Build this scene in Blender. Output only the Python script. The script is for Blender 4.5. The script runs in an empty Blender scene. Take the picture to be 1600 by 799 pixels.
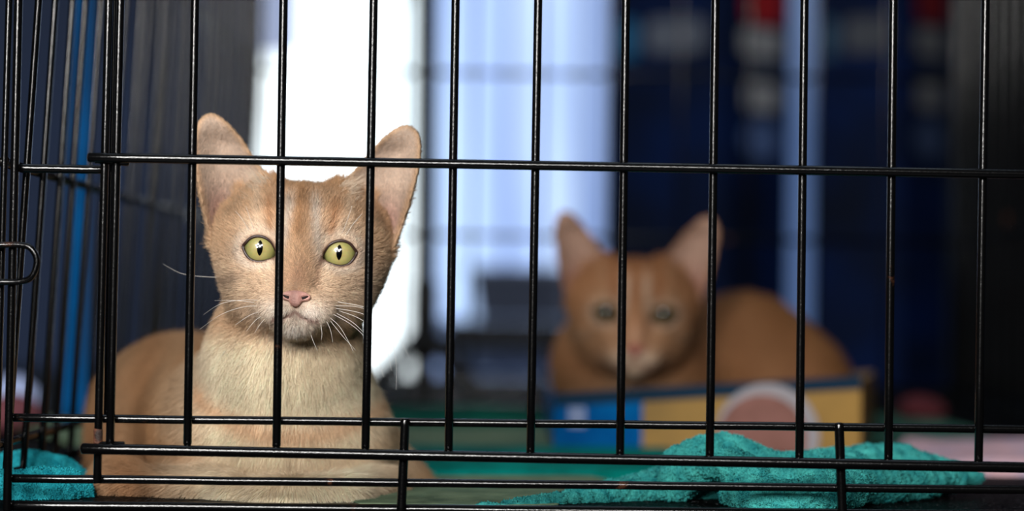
import bpy, math, random
import numpy as np
from mathutils import Matrix, Vector

SC = bpy.context.scene
COL = SC.collection
rng = np.random.default_rng(7)
random.seed(7)

# ------------------------------------------------------------------ camera
F = 3555.0                       # focal length in pixels of the 1600 px frame
CAM_Y, CAM_Z = -0.90, 0.081      # front wire panel stands at y = 0, crate floor at z = 0
PITCH, ROLL = math.radians(1.31), math.radians(0.8)
fwd = np.array([0, math.cos(PITCH), math.sin(PITCH)])
r0 = np.array([1.0, 0, 0]); u0 = np.array([0, -math.sin(PITCH), math.cos(PITCH)])
right = math.cos(ROLL)*r0 + math.sin(ROLL)*u0
up = -math.sin(ROLL)*r0 + math.cos(ROLL)*u0
cd = bpy.data.cameras.new('camera'); cam = bpy.data.objects.new('camera', cd); COL.objects.link(cam)
m = Matrix.Identity(4)
for i in range(3):
    m[i][0] = right[i]; m[i][1] = up[i]; m[i][2] = -fwd[i]
m[0][3], m[1][3], m[2][3] = 0, CAM_Y, CAM_Z
cam.matrix_world = m
cd.sensor_width = 36; cd.lens = F*36/1600; cd.clip_start = .05; cd.clip_end = 50
cd.dof.use_dof = True; cd.dof.focus_distance = 0.918; cd.dof.aperture_fstop = cd.lens/1000/0.0195
SC.camera = cam

def P(px, py, Y):
    """the place seen at a pixel of the photograph, on the upright plane y = Y (metres)"""
    d = fwd + (px-800)/F*right + (399.5-py)/F*up
    t = (Y-CAM_Y)/d[1]
    return np.array([0, CAM_Y, CAM_Z]) + t*d

# ------------------------------------------------------------------ world, light, exposure
w = bpy.data.worlds.new('world'); SC.world = w; w.use_nodes = True
w.node_tree.nodes['Background'].inputs[0].default_value = (.30, .42, .62, 1)
w.node_tree.nodes['Background'].inputs[1].default_value = 0.12
def area(name, loc, target, size, power, color=(1, 1, 1), size_y=None):
    l = bpy.data.lights.new(name, 'AREA'); l.energy = power; l.color = color; l.size = size
    if size_y: l.shape = 'RECTANGLE'; l.size_y = size_y
    o = bpy.data.objects.new(name, l); COL.objects.link(o)
    o.location = loc
    o.rotation_euler = (Vector(target)-Vector(loc)).to_track_quat('-Z', 'Y').to_euler()
    return o
for lx, lz, lp in ((-.66, .66, 10.5), (-.36, .80, 11.5), (-.10, .52, 9), (-.50, .38, 9), (.16, .66, 4)):     # a cluster of lamps behind the photographer
    area('front_lamp', (lx, -1.5, lz), (-.08, .05, .06), .17, lp, (1, .98, .95))
area('overhead_fill', (-.1, .5, 1.6), (-.1, .6, 0), 1.2, 5.0, (.70, .84, 1))  # unseen overhead fill, added to light the room behind with a blue tint
SC.view_settings.view_transform = 'Standard'; SC.view_settings.look = 'None'
SC.view_settings.exposure = 0; SC.view_settings.gamma = 1
SC.view_settings.use_curve_mapping = False

# ------------------------------------------------------------------ helpers
def lin(c):
    return tuple(((v/12.92) if v <= .04045 else ((v+.055)/1.055)**2.4) for v in c[:3])
def L4(c): return (*lin(c), 1)

def mat(name, color, rough=.5, metal=0, coat=0, bump=0, bscale=200, var=0, vscale=20, emit=None, estr=1, spec=.5, sheen=0, color2=None):
    mm = bpy.data.materials.new(name); mm.use_nodes = True
    nt = mm.node_tree; b = nt.nodes['Principled BSDF']
    b.inputs['Base Color'].default_value = L4(color)
    b.inputs['Roughness'].default_value = rough; b.inputs['Metallic'].default_value = metal
    b.inputs['Coat Weight'].default_value = coat; b.inputs['Coat Roughness'].default_value = .12
    b.inputs['Specular IOR Level'].default_value = spec
    b.inputs['Sheen Weight'].default_value = sheen
    tc = nt.nodes.new('ShaderNodeTexCoord')
    if bump:
        n = nt.nodes.new('ShaderNodeTexNoise'); n.inputs['Scale'].default_value = bscale; n.inputs['Detail'].default_value = 4
        nt.links.new(tc.outputs['Object'], n.inputs['Vector'])
        bp = nt.nodes.new('ShaderNodeBump'); bp.inputs['Strength'].default_value = bump; bp.inputs['Distance'].default_value = .001
        nt.links.new(n.outputs['Fac'], bp.inputs['Height']); nt.links.new(bp.outputs['Normal'], b.inputs['Normal'])
    if color2 is not None or var:
        n = nt.nodes.new('ShaderNodeTexNoise'); n.inputs['Scale'].default_value = vscale; n.inputs['Detail'].default_value = 3
        nt.links.new(tc.outputs['Object'], n.inputs['Vector'])
        r = nt.nodes.new('ShaderNodeValToRGB')
        c2 = color2 if color2 is not None else tuple(v*(1-var) for v in color)
        r.color_ramp.elements[0].position = .38; r.color_ramp.elements[1].position = .62
        r.color_ramp.elements[0].color = L4(c2); r.color_ramp.elements[1].color = L4(color)
        nt.links.new(n.outputs['Fac'], r.inputs['Fac']); nt.links.new(r.outputs['Color'], b.inputs['Base Color'])
    if emit is not None:
        b.inputs['Emission Color'].default_value = L4(emit); b.inputs['Emission Strength'].default_value = estr
    return mm

def wire_material():
    mm = bpy.data.materials.new('black_wire'); mm.use_nodes = True
    nt = mm.node_tree; b = nt.nodes['Principled BSDF']; L = nt.links.new
    tc = nt.nodes.new('ShaderNodeNewGeometry')
    n = nt.nodes.new('ShaderNodeTexNoise'); n.inputs['Scale'].default_value = 38; n.inputs['Detail'].default_value = 6; n.inputs['Roughness'].default_value = .65
    L(tc.outputs['Position'], n.inputs['Vector'])
    r = nt.nodes.new('ShaderNodeValToRGB')
    r.color_ramp.elements[0].position = .655; r.color_ramp.elements[0].color = L4((.018, .018, .02))
    r.color_ramp.elements[1].position = .72; r.color_ramp.elements[1].color = L4((.30, .18, .12))
    L(n.outputs['Fac'], r.inputs['Fac']); L(r.outputs['Color'], b.inputs['Base Color'])
    b.inputs['Roughness'].default_value = .17; b.inputs['Specular IOR Level'].default_value = .5
    n2 = nt.nodes.new('ShaderNodeTexNoise'); n2.inputs['Scale'].default_value = 900; n2.inputs['Detail'].default_value = 3
    L(tc.outputs['Position'], n2.inputs['Vector'])
    bp = nt.nodes.new('ShaderNodeBump'); bp.inputs['Strength'].default_value = .15; bp.inputs['Distance'].default_value = .0004
    L(n2.outputs['Fac'], bp.inputs['Height']); L(bp.outputs['Normal'], b.inputs['Normal'])
    return mm

M_WIRE = wire_material()
M_RUST = mat('rust', (.42, .24, .15), .7, bump=.6, bscale=900, color2=(.16, .1, .08), vscale=300)

def tag(o, label=None, cat=None, group=None, kind=None):
    if label: o['label'] = label
    if cat: o['category'] = cat
    if group: o['group'] = group
    if kind: o['kind'] = kind
    return o
def empty(name, loc=(0, 0, 0), parent=None):
    o = bpy.data.objects.new(name, None); o.empty_display_size = .02; COL.objects.link(o); o.location = loc
    if parent: o.parent = parent
    return o
def mesh_obj(name, V, faces, material, parent=None, smooth=True):
    me = bpy.data.meshes.new(name)
    V = np.asarray(V, dtype=np.float32)
    if isinstance(faces, np.ndarray) and faces.ndim == 2:
        k = faces.shape[1]; nf = len(faces)
        me.vertices.add(len(V)); me.vertices.foreach_set('co', V.ravel())
        me.loops.add(nf*k); me.loops.foreach_set('vertex_index', faces.astype(np.int32).ravel())
        me.polygons.add(nf); me.polygons.foreach_set('loop_start', np.arange(0, nf*k, k, dtype=np.int32))
        me.update(calc_edges=True)
    else:
        me.from_pydata([tuple(map(float, v)) for v in V], [], faces)
    if smooth: me.polygons.foreach_set('use_smooth', np.ones(len(me.polygons), dtype=bool))
    if material: me.materials.append(material)
    o = bpy.data.objects.new(name, me); COL.objects.link(o)
    if parent: o.parent = parent
    return o

def tube_geo(pts, rad, n=14, caps=True):
    pts = np.asarray(pts, float); rad = np.broadcast_to(np.asarray(rad, float), (len(pts),))
    T = np.gradient(pts, axis=0); T /= np.linalg.norm(T, axis=1)[:, None]
    a = np.array([0, 0, 1.0]) if abs(T[0][2]) < .9 else np.array([1.0, 0, 0])
    V, Fc = [], []
    N = np.cross(T[0], a); N /= np.linalg.norm(N)
    ring = []
    P2 = list(pts); R2 = list(rad); T2 = list(T)
    if caps:      # softly rounded ends
        r = rad[0]; P2 = [pts[0]-T[0]*r*.45, pts[0]-T[0]*r*.3] + P2; R2 = [r*.45, r*.85]+R2; T2 = [T[0], T[0]]+T2
        r = rad[-1]; P2 += [pts[-1]+T[-1]*r*.3, pts[-1]+T[-1]*r*.45]; R2 += [r*.85, r*.45]; T2 += [T[-1], T[-1]]
    for i, (p, r, t) in enumerate(zip(P2, R2, T2)):
        N = N - t*np.dot(N, t); N /= np.linalg.norm(N); B = np.cross(t, N)
        for k in range(n):
            an = 2*math.pi*k/n
            V.append(p + r*(math.cos(an)*N + math.sin(an)*B))
    m_ = len(P2)
    for i in range(m_-1):
        for k in range(n):
            Fc.append((i*n+k, i*n+(k+1) % n, (i+1)*n+(k+1) % n, (i+1)*n+k))
    Fc.append(tuple(range(n))[::-1]); Fc.append(tuple((m_-1)*n+k for k in range(n)))
    return V, Fc
def tube(name, pts, rad, material, parent=None, n=14):
    V, Fc = tube_geo(pts, rad, n); return mesh_obj(name, V, Fc, material, parent)
def catmull(pts, n=6, closed=False):
    p = np.asarray(pts, float); out = []
    N = len(p)
    for i in range(N if closed else N-1):
        g = (lambda j: p[j % N]) if closed else (lambda j: p[min(max(j, 0), N-1)])
        a, b, c, d = g(i-1), g(i), g(i+1), g(i+2)
        for s in np.arange(n)/n:
            out.append(.5*((2*b)+(c-a)*s+(2*a-5*b+4*c-d)*s*s+(3*b-a-3*c+d)*s**3))
    if not closed: out.append(p[-1])
    return np.array(out)
def box_geo(lo, hi, bev=0):
    x0, y0, z0 = lo; x1, y1, z1 = hi
    V = [(x0, y0, z0), (x1, y0, z0), (x1, y1, z0), (x0, y1, z0), (x0, y0, z1), (x1, y0, z1), (x1, y1, z1), (x0, y1, z1)]
    Fc = [(0, 3, 2, 1), (4, 5, 6, 7), (0, 1, 5, 4), (1, 2, 6, 5), (2, 3, 7, 6), (3, 0, 4, 7)]
    return V, Fc
def box(name, lo, hi, material, parent=None, bev=0):
    V, Fc = box_geo(lo, hi); o = mesh_obj(name, V, Fc, material, parent, smooth=False)
    if bev:
        b = o.modifiers.new('bevel', 'BEVEL'); b.width = bev; b.segments = 3
    return o
def merge(parts):
    V, Fc = [], []
    for v, f in parts:
        k = len(V); V += [tuple(x) for x in v]; Fc += [tuple(i+k for i in q) for q in f]
    return V, Fc

# ------------------------------------------------------------------ implicit surfaces (millimetres), meshed by surface nets
class Field:
    def __init__(s, lo, hi, h):
        s.lo = np.array(lo, float); s.h = h
        s.n = np.ceil((np.array(hi)-s.lo)/h).astype(int)+1
        s.a = np.full(s.n, 50.0, np.float32)
    def sub(s, lo, hi):
        i0 = np.clip(np.floor((np.array(lo)-s.lo)/s.h).astype(int), 0, s.n)
        i1 = np.clip(np.ceil((np.array(hi)-s.lo)/s.h).astype(int)+1, 0, s.n)
        if np.any(i1 <= i0): return None, None
        ax = [s.lo[k]+s.h*np.arange(i0[k], i1[k]) for k in range(3)]
        X, Y, Z = np.meshgrid(*ax, indexing='ij')
        return tuple(slice(i0[k], i1[k]) for k in range(3)), np.stack([X, Y, Z], -1).astype(np.float32)
    def apply(s, fn, lo, hi, k=4.0, mode='add'):
        m_ = k+3*s.h
        sl, pts = s.sub(np.array(lo)-m_, np.array(hi)+m_)
        if sl is None: return
        d = fn(pts).astype(np.float32); a = s.a[sl]
        if mode == 'add':
            hh = np.maximum(k-np.abs(a-d), 0)/k; s.a[sl] = np.minimum(a, d)-hh*hh*k/4
        else:
            d = -d; hh = np.maximum(k-np.abs(a-d), 0)/k; s.a[sl] = np.maximum(a, d)+hh*hh*k/4
    def ell(s, c, r, k=6, mode='add', X=None):
        """ellipsoid; X = (R, T, scale) places head-local prims"""
        c = np.array(c, float); r = np.array(r, float)
        R, T, sc = X if X else (np.eye(3), np.zeros(3), 1)
        wc = R@c*sc+T; m_ = r.max()*sc
        def fn(p):
            q = ((p-wc)@R)/sc
            k0 = np.linalg.norm(q/r, axis=-1); k1 = np.linalg.norm(q/(r*r), axis=-1)
            return k0*(k0-1)/np.maximum(k1, 1e-6)*sc
        s.apply(fn, wc-m_, wc+m_, k, mode)
    def cone(s, a, b, ra, rb, k=6, mode='add', X=None):
        R, T, sc = X if X else (np.eye(3), np.zeros(3), 1)
        a = R@np.array(a, float)*sc+T; b = R@np.array(b, float)*sc+T; ra *= sc; rb *= sc
        ba = b-a; L2 = ba@ba
        def fn(p):
            t = np.clip(((p-a)@ba)/L2, 0, 1)
            return np.linalg.norm(p-a-t[..., None]*ba, axis=-1)-(ra+(rb-ra)*t)
        m_ = max(ra, rb)
        s.apply(fn, np.minimum(a, b)-m_, np.maximum(a, b)+m_, k, mode)
    def mesh(s):
        a = s.a; n = s.n; ins = a < 0
        c = [a[i:n[0]-1+i, j:n[1]-1+j, k:n[2]-1+k] for i in (0, 1) for j in (0, 1) for k in (0, 1)]
        cnt = sum((q < 0).astype(np.int8) for q in c)
        act = (cnt > 0) & (cnt < 8)
        idx = np.argwhere(act); ids = -np.ones(act.shape, np.int32); ids[act] = np.arange(len(idx))
        vals = np.stack([q[act] for q in c], 1)
        off = np.array([(i, j, k) for i in (0, 1) for j in (0, 1) for k in (0, 1)], float)
        acc = np.zeros((len(idx), 3)); num = np.zeros(len(idx))
        for e0 in range(8):
            for ax in (4, 2, 1):
                if e0 & ax: continue
                e1 = e0 | ax
                v0, v1 = vals[:, e0], vals[:, e1]; cr = (v0 < 0) != (v1 < 0)
                t = np.where(cr, v0/np.where(cr, v0-v1, 1), 0)
                acc += np.where(cr[:, None], off[e0]+t[:, None]*(off[e1]-off[e0]), 0); num += cr
        V = (idx+acc/num[:, None])*s.h+s.lo
        faces = []
        for ax in range(3):
            sl0 = [slice(None)]*3; sl1 = [slice(None)]*3; sl0[ax] = slice(0, -1); sl1[ax] = slice(1, None)
            A, B = ins[tuple(sl0)], ins[tuple(sl1)]
            e = np.argwhere(A != B)
            o1, o2 = [k for k in range(3) if k != ax]
            e = e[(e[:, o1] > 0) & (e[:, o2] > 0) & (e[:, o1] < n[o1]-1) & (e[:, o2] < n[o2]-1)]
            fl = A[e[:, 0], e[:, 1], e[:, 2]]
            def cid(d1, d2):
                q = e.copy(); q[:, o1] += d1; q[:, o2] += d2; return ids[q[:, 0], q[:, 1], q[:, 2]]
            q = np.stack([cid(-1, -1), cid(0, -1), cid(0, 0), cid(-1, 0)], 1)
            if ax == 1: fl = ~fl
            q[~fl] = q[~fl][:, ::-1]
            faces.append(q)
        Fq = np.concatenate(faces)
        # light smoothing
        for _ in range(2):
            S = np.zeros_like(V); C = np.zeros(len(V))
            for i in range(4):
                np.add.at(S, Fq[:, i], V[Fq[:, (i+1) % 4]]); np.add.at(C, Fq[:, i], 1)
            V = V*.6+.4*S/np.maximum(C, 1)[:, None]
        return V, Fq

def poly_dist(u, v, poly):
    """signed distance of (u, v) to a closed polygon, negative inside"""
    d = np.full(u.shape, 1e9, np.float32); ins = np.zeros(u.shape, bool)
    N = len(poly)
    for i in range(N):
        ax, ay = poly[i]; bx, by = poly[(i+1) % N]
        ex, ey = bx-ax, by-ay
        t = np.clip(((u-ax)*ex+(v-ay)*ey)/(ex*ex+ey*ey+1e-12), 0, 1)
        d = np.minimum(d, np.hypot(u-ax-t*ex, v-ay-t*ey))
        if ay != by:
            ins ^= ((ay > v) != (by > v)) & (u < (bx-ax)*(v-ay)/(by-ay)+ax)
    return np.where(ins, -d, d)

def sample_surface(V, Fq, n, weight=None):
    a, b, c, d = (V[Fq[:, i]] for i in range(4))
    nr = np.cross(c-a, d-b); ar = np.linalg.norm(nr, axis=1)/2
    nr = nr/np.maximum(np.linalg.norm(nr, axis=1), 1e-9)[:, None]
    ctr = (a+b+c+d)/4
    w_ = ar if weight is None else ar*weight(ctr, nr)
    f = rng.choice(len(Fq), n, p=w_/w_.sum())
    s, t = rng.random(n)[:, None], rng.random(n)[:, None]
    p = (a[f]*(1-s)+b[f]*s)*(1-t)+(d[f]*(1-s)+c[f]*s)*t
    return p, nr[f]

def smooth_normals(V, Fq):
    a, b, c, d = (V[Fq[:, i]] for i in range(4)); nr = np.cross(c-a, d-b)
    N = np.zeros_like(V)
    for i in range(4): np.add.at(N, Fq[:, i], nr)
    return N/np.maximum(np.linalg.norm(N, axis=1), 1e-9)[:, None]

def fur_material(name, rough=.55, spec=.25):
    mm = bpy.data.materials.new(name); mm.use_nodes = True; nt = mm.node_tree; b = nt.nodes['Principled BSDF']; L = nt.links.new
    ac = nt.nodes.new('ShaderNodeAttribute'); ac.attribute_name = 'col'
    an = nt.nodes.new('ShaderNodeAttribute'); an.attribute_name = 'nrm'
    L(ac.outputs['Color'], b.inputs['Base Color'])
    g = nt.nodes.new('ShaderNodeNewGeometry')
    mx = nt.nodes.new('ShaderNodeMix'); mx.data_type = 'VECTOR'; mx.inputs['Factor'].default_value = .62
    L(g.outputs['Normal'], mx.inputs[4]); L(an.outputs['Vector'], mx.inputs[5])
    nm = nt.nodes.new('ShaderNodeVectorMath'); nm.operation = 'NORMALIZE'
    L(mx.outputs[1], nm.inputs[0]); L(nm.outputs[0], b.inputs['Normal'])
    b.inputs['Roughness'].default_value = rough; b.inputs['Specular IOR Level'].default_value = spec
    tr = nt.nodes.new('ShaderNodeBsdfTranslucent'); L(ac.outputs['Color'], tr.inputs['Color'])
    ms = nt.nodes.new('ShaderNodeMixShader'); ms.inputs[0].default_value = .2
    out = nt.nodes['Material Output']; L(b.outputs[0], ms.inputs[1]); L(tr.outputs[0], ms.inputs[2]); L(ms.outputs[0], out.inputs['Surface'])
    return mm

def hairs(name, p, n, flow, length, rad, col, parent, material, npts=5, lift=.35, curl=.15, droop=None):
    """hair strands: p roots (mm), n skin normals, flow direction; returns a Curves object"""
    N = len(p)
    fl = flow - n*np.sum(flow*n, 1)[:, None]
    fl /= np.maximum(np.linalg.norm(fl, axis=1), 1e-6)[:, None]
    fl += rng.normal(0, curl, (N, 3))
    lf = np.broadcast_to(np.asarray(lift, float), (N,))[:, None]
    d0 = fl*.5+n*(lf+.35); d1 = fl+n*lf*.25
    d0 /= np.linalg.norm(d0, axis=1)[:, None]; d1 /= np.linalg.norm(d1, axis=1)[:, None]
    t = np.linspace(0, 1, npts)
    pts = np.zeros((N, npts, 3)); pts[:, 0] = p - n*.15
    Ls = np.broadcast_to(np.asarray(length, float), (N,))[:, None]
    for i in range(1, npts):
        s = (i-.5)/(npts-1)
        d = d0*(1-s)+d1*s
        pts[:, i] = pts[:, i-1]+d*Ls/(npts-1)
    cu = bpy.data.hair_curves.new(name)
    cu.add_curves([npts]*N)
    cu.points.foreach_set('position', (pts.reshape(-1, 3)/1000).astype(np.float32).ravel())
    rr = (np.broadcast_to(np.asarray(rad, float), (N,))[:, None]*np.linspace(1, .25, npts)[None]/1000).astype(np.float32)
    ra = cu.attributes.get('radius') or cu.attributes.new('radius', 'FLOAT', 'POINT')
    ra.data.foreach_set('value', rr.ravel())
    ca = cu.attributes.new('col', 'FLOAT_COLOR', 'CURVE')
    ca.data.foreach_set('color', np.c_[col, np.ones(N)].astype(np.float32).ravel())
    na = cu.attributes.new('nrm', 'FLOAT_VECTOR', 'CURVE')
    na.data.foreach_set('vector', n.astype(np.float32).ravel())
    cu.materials.append(material)
    o = bpy.data.objects.new(name, cu); COL.objects.link(o)
    if parent: o.parent = parent
    return o

def LC(c): return np.array(lin(c))
def smooth01(x, a, b):
    t = np.clip((x-a)/(b-a), 0, 1); return t*t*(3-2*t)
def vnoise(p, scale, seed=0):
    """cheap smooth value noise from sines, 0..1"""
    r = np.random.default_rng(seed); v = np.zeros(len(p))
    for _ in range(6):
        k = r.normal(0, 1, 3); k *= r.uniform(.6, 1.6)/np.linalg.norm(k)*2*math.pi/scale
        v += np.sin(p@k+r.uniform(0, 6.28))
    return .5+v/6*.6

# ================================================================== THE SETTING
wall_m = mat('wall_slate', (.20, .27, .41), .8, bump=.2, bscale=60, var=.15, vscale=3)
XB = 2.30                                           # back wall distance
def wx(px): return P(px, 400, XB)[0]
def wz(py): return P(800, py, XB)[2]
# back wall with an opening for each window
W1 = (wx(388), wx(662)); W2 = (wx(676), wx(1300))
zt, zb = 1.05, wz(598)
parts = [box_geo((-1.9, XB, -.75), (W1[0], XB+.08, 1.7)), box_geo((W1[1], XB, -.75), (W2[0], XB+.08, 1.7)),
         box_geo((W2[1], XB, -.75), (1.9, XB+.08, 1.7)), box_geo((W1[0], XB, -.75), (W1[1], XB+.08, zb)),
         box_geo((W2[0], XB, -.75), (W2[1], XB+.08, zb)), box_geo((W1[0], XB, zt), (W1[1], XB+.08, 1.7)),
         box_geo((W2[0], XB, zt), (W2[1], XB+.08, 1.7))]
tag(mesh_obj('wall_back', *merge(parts), wall_m, smooth=False), kind='structure')
dark_wall = mat('wall_dark', (.10, .12, .15), .85, bump=.2, bscale=60)
tag(box('wall_left', (-1.98, -2.3, -.75), (-1.9, XB+.08, 1.7), dark_wall), kind='structure')
tag(box('wall_right', (1.9, -2.3, -.75), (1.98, XB+.08, 1.7), dark_wall), kind='structure')
tag(box('wall_front', (-1.98, -2.38, -.75), (1.98, -2.3, 1.7), dark_wall), kind='structure')
tag(box('floor', (-1.98, -2.38, -.80), (1.98, XB+.08, -.75), mat('floor_concrete', (.3, .3, .31), .6, bump=.3, bscale=30, var=.2, vscale=4)), kind='structure')
tag(box('ceiling', (-1.98, -2.38, 1.7), (1.98, XB+.08, 1.75), mat('ceiling_grey', (.35, .36, .38), .9, bump=.1, bscale=40)), kind='structure')

def pane_mat(name, c, s, c2=None, scale=3):
    mm = bpy.data.materials.new(name); mm.use_nodes = True; nt = mm.node_tree; b = nt.nodes['Principled BSDF']; L = nt.links.new
    b.inputs['Base Color'].default_value = L4((.5, .55, .6)); b.inputs['Roughness'].default_value = .4
    b.inputs['Emission Strength'].default_value = s
    n = nt.nodes.new('ShaderNodeTexNoise'); n.inputs['Scale'].default_value = scale; n.inputs['Detail'].default_value = 1
    tc = nt.nodes.new('ShaderNodeTexCoord'); mp = nt.nodes.new('ShaderNodeMapping'); mp.inputs['Scale'].default_value = (4, 1, .7)
    L(tc.outputs['Object'], mp.inputs['Vector']); L(mp.outputs[0], n.inputs['Vector'])
    r = nt.nodes.new('ShaderNodeValToRGB'); r.color_ramp.elements[0].position = .35; r.color_ramp.elements[1].position = .65
    r.color_ramp.elements[0].color = L4(c); r.color_ramp.elements[1].color = L4(c2 or c)
    L(n.outputs['Fac'], r.inputs['Fac']); L(r.outputs['Color'], b.inputs['Emission Color'])
    return mm
# window_1: glaring daylight, its right top corner arched
w1 = tag(empty('window_1', (0, XB, zb)), kind='structure')
w1.location = (0, 0, 0)
box('pane', (W1[0], XB+.05, zb), (W1[1], XB+.06, zt), pane_mat('daylight_glass', (.88, .96, 1), 1.9, (.97, 1, 1), 1.6), w1)
box('pane', (W1[0], XB+.045, wz(85)), (wx(455), XB+.049, zt), pane_mat('shaded_glass', (.56, .63, .82), .75, (.7, .76, .92)), w1)
arch_m = mat('window_frame_black', (.04, .045, .055), .5)
# frame with an arched right edge
aL = W1[1]; pts_in = [(wx(664), wz(600)), (wx(663), wz(250)), (wx(661), wz(120)), (wx(655), wz(60)), (wx(645), wz(15)), (wx(628), wz(-30)), (wx(600), wz(-75)), (wx(560), wz(-110)), (wx(500), wz(-135)), (wx(430), wz(-148)), (wx(385), wz(-150))]
pts_in = catmull(pts_in, 4)
outer = [(wx(690), p[1]) for p in pts_in[:len(pts_in)//2]]
fr = []
V, Fc = [], []
for (x, z) in pts_in:
    xo, zo = min(x+.012, W1[1]+.01), z+.004
    V += [(x, XB-.01, z), (W1[1]+.012, XB-.01, z), (x, XB+.05, z), (W1[1]+.012, XB+.05, z)]
for i in range(len(pts_in)-1):
    a = 4*i; b = a+4
    Fc += [(a, a+1, b+1, b), (a+2, b+2, b+3, a+3), (a, b, b+2, a+2), (a+1, a+3, b+3, b+1)]
mesh_obj('window_frame', V, Fc, arch_m, w1, smooth=False)
box('window_head', (W1[0], XB-.01, wz(-150)), (W1[1]+.01, XB+.05, zt), arch_m, w1)
box('window_sill', (W1[0]-.01, XB-.03, zb-.02), (W1[1]+.01, XB+.05, zb), arch_m, w1)
w2 = tag(empty('window_2'), kind='structure')
xs = [W2[0], wx(790), wx(905), wx(1000), wx(1210), W2[1]]
cols = [((.60, .72, .96), (.70, .82, 1)), ((.60, .72, .95), (.74, .84, 1)), ((.50, .63, .90), (.62, .74, .98)), ((.36, .47, .68), (.44, .56, .8)), ((.45, .6, .88), (.5, .66, .94))]
for i in range(5):
    box('pane', (xs[i], XB+.05, zb), (xs[i+1], XB+.06, zt), pane_mat('frosted_glass', cols[i][0], (1.2, 1.2, .85, .28, .34)[i], cols[i][1]), w2)
for x in (xs[1], xs[2], xs[3]):
    box('mullion', (x-.004, XB+.035, zb), (x+.004, XB+.05, zt), mat('mullion_grey', (.45, .52, .65), .5), w2)
box('window_sill', (W2[0]-.01, XB-.03, zb-.02), (W2[1]+.01, XB+.05, zb), arch_m, w2)

# ================================================================== TABLE
tb = tag(empty('table', (0, 0, -.75)), 'long black-topped table under the wire crate and the navy cartons', 'table')
tb.location = (0, 0, 0)
box('tabletop', (-.75, -.06, -.035), (1.25, 1.95, -.004), mat('table_black', (.04, .045, .055), .9, spec=.1, bump=.2, bscale=300), tb, .004)
leg_m = mat('table_leg_grey', (.2, .2, .21), .4, metal=.6)
for sx in (-.70, 1.2):
    for sy in (0, 1.88):
        V, Fc = tube_geo([(sx, sy, -.748), (sx, sy, -.036)], .016); mesh_obj('leg', V, Fc, leg_m, tb)

# ================================================================== THE CRATE
crate = tag(empty('wire_crate'), 'black glossy wire crate with rusty spots holding the two ginger cats', 'pet crate')
ZT = .60; YB = .855; XR = .341
def xl(z): return -.202+.05*(min(z, .25)-.101)
def ext(a, b, z):
    """continue the line a-b up to height z"""
    t = (z-a[2])/(b[2]-a[2]); return a+t*(b-a)
def extx(a, b, x):
    t = (x-a[0])/(b[0]-a[0]); return a+t*(b-a)
PX = 1/3950.0
# -- fixed front frame
fp = empty('front_panel', parent=crate)
YF = .0052
def hrod(name, a, b, Y, d, parent, n=14, ripple=.0002):
    A, B = P(*a, Y), P(*b, Y)
    if b[0] >= 1600: B = extx(A, B, XR)
    pts = np.linspace(A, B, 26); pts[1:-1, 2] += rng.normal(0, ripple*.3, 24)
    return tube(name, pts, d/2*PX*(Y+.9)/.9, M_WIRE, parent, n)
def vrod(name, a, b, Y, d, parent, ztop=ZT):
    A, B = P(*a, Y), P(*b, Y)
    if ztop: A = ext(B, A, ztop)
    pts = np.linspace(A, B, 20)
    return tube(name, pts, d/2*PX*(Y+.9)/.9, M_WIRE, parent)
hrod('crossbar', (34, 263), (158, 265), YF-.001, 14, fp)
hrod('crossbar', (22, 653), (1600, 671), YF, 13.5, fp)
hrod('crossbar', (20, 748), (1600, 766), YF, 13.5, fp)
hrod('crossbar', (8, 790), (1600, 806), YF, 16, fp)
hrod('crossbar', (-30, 250), (12, 251), YF, 12, fp)
vrod('corner_post', (29, 0), (11, 797), .001, 13.5, fp)
vrod('corner_post', (14, 0), (-8, 797), .004, 11, fp)
vrod('corner_post', (170, 0), (152, 752), .001, 13, fp)
vrod('vertical_wire', (179, 0), (166, 652), .0085, 8, fp)
vrod('hook_post', (633, 657), (627, 799), .0008, 15, fp, None)
vrod('hook_post', (1311, 664), (1316, 802), .0008, 15, fp, None)
# rust collar on the hinge post
tube('hinge_collar', np.linspace(P(153.5, 672, .001), P(153, 694, .001), 6), 7.2*PX, M_RUST, fp)
# latch loop
pts = catmull([P(-60, 384, -.003), P(0, 383, -.003), P(30, 383, -.0035), P(48, 388, -.004), P(58, 408, -.004), P(50, 432, -.004), P(33, 440, -.0035), P(0, 441, -.003), P(-60, 441, -.003)], 8)
tube('latch_loop', pts, 5*PX, M_WIRE, fp)
# -- door
door = empty('crate_door', parent=crate)
pts = np.linspace(P(140, 246, -.0035), extx(P(140, 246, -.0035), P(1600, 272.5, -.0035), XR), 30)
tube('thick_crossbar', pts, 7.6*PX, M_WIRE, door)
tube('bent_end', np.linspace(P(150, 250, .0005), P(200, 254, .0005), 6), 6*PX, M_WIRE, door)
pts = np.linspace(P(130, 701.5, -.0035), extx(P(130, 701.5, -.0035), P(1600, 731, -.0035), XR), 30)
tube('thick_crossbar', pts, 8.6*PX, M_WIRE, door)
tube('bent_end', np.linspace(P(150, 696, .0005), P(193, 696, .0005), 6), 6*PX, M_WIRE, door)
vr = [(188, 172, 692), (305, 293, 694), (443, 432, 697), (584, 571, 700), (712, 701, 703), (841, 829, 706), (978, 969, 709), (1118, 1109, 712), (1257, 1249, 715), (1396, 1388, 718), (1540, 1529, 721)]
for xt, xb, yb in vr:
    vrod('vertical_wire', (xt, 0), (xb, yb), 0, 13.5, door)
for k in range(1, 4):
    vrod('vertical_wire', (1540+k*142, 0), (1529+k*142, 722+3*k), 0, 13.5, door)
for z in (.262, .388, .514):
    tube('thick_crossbar', [(-.16, -.0035, z), (XR, -.0035, z-.008)], .0019, M_WIRE, door)
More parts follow.
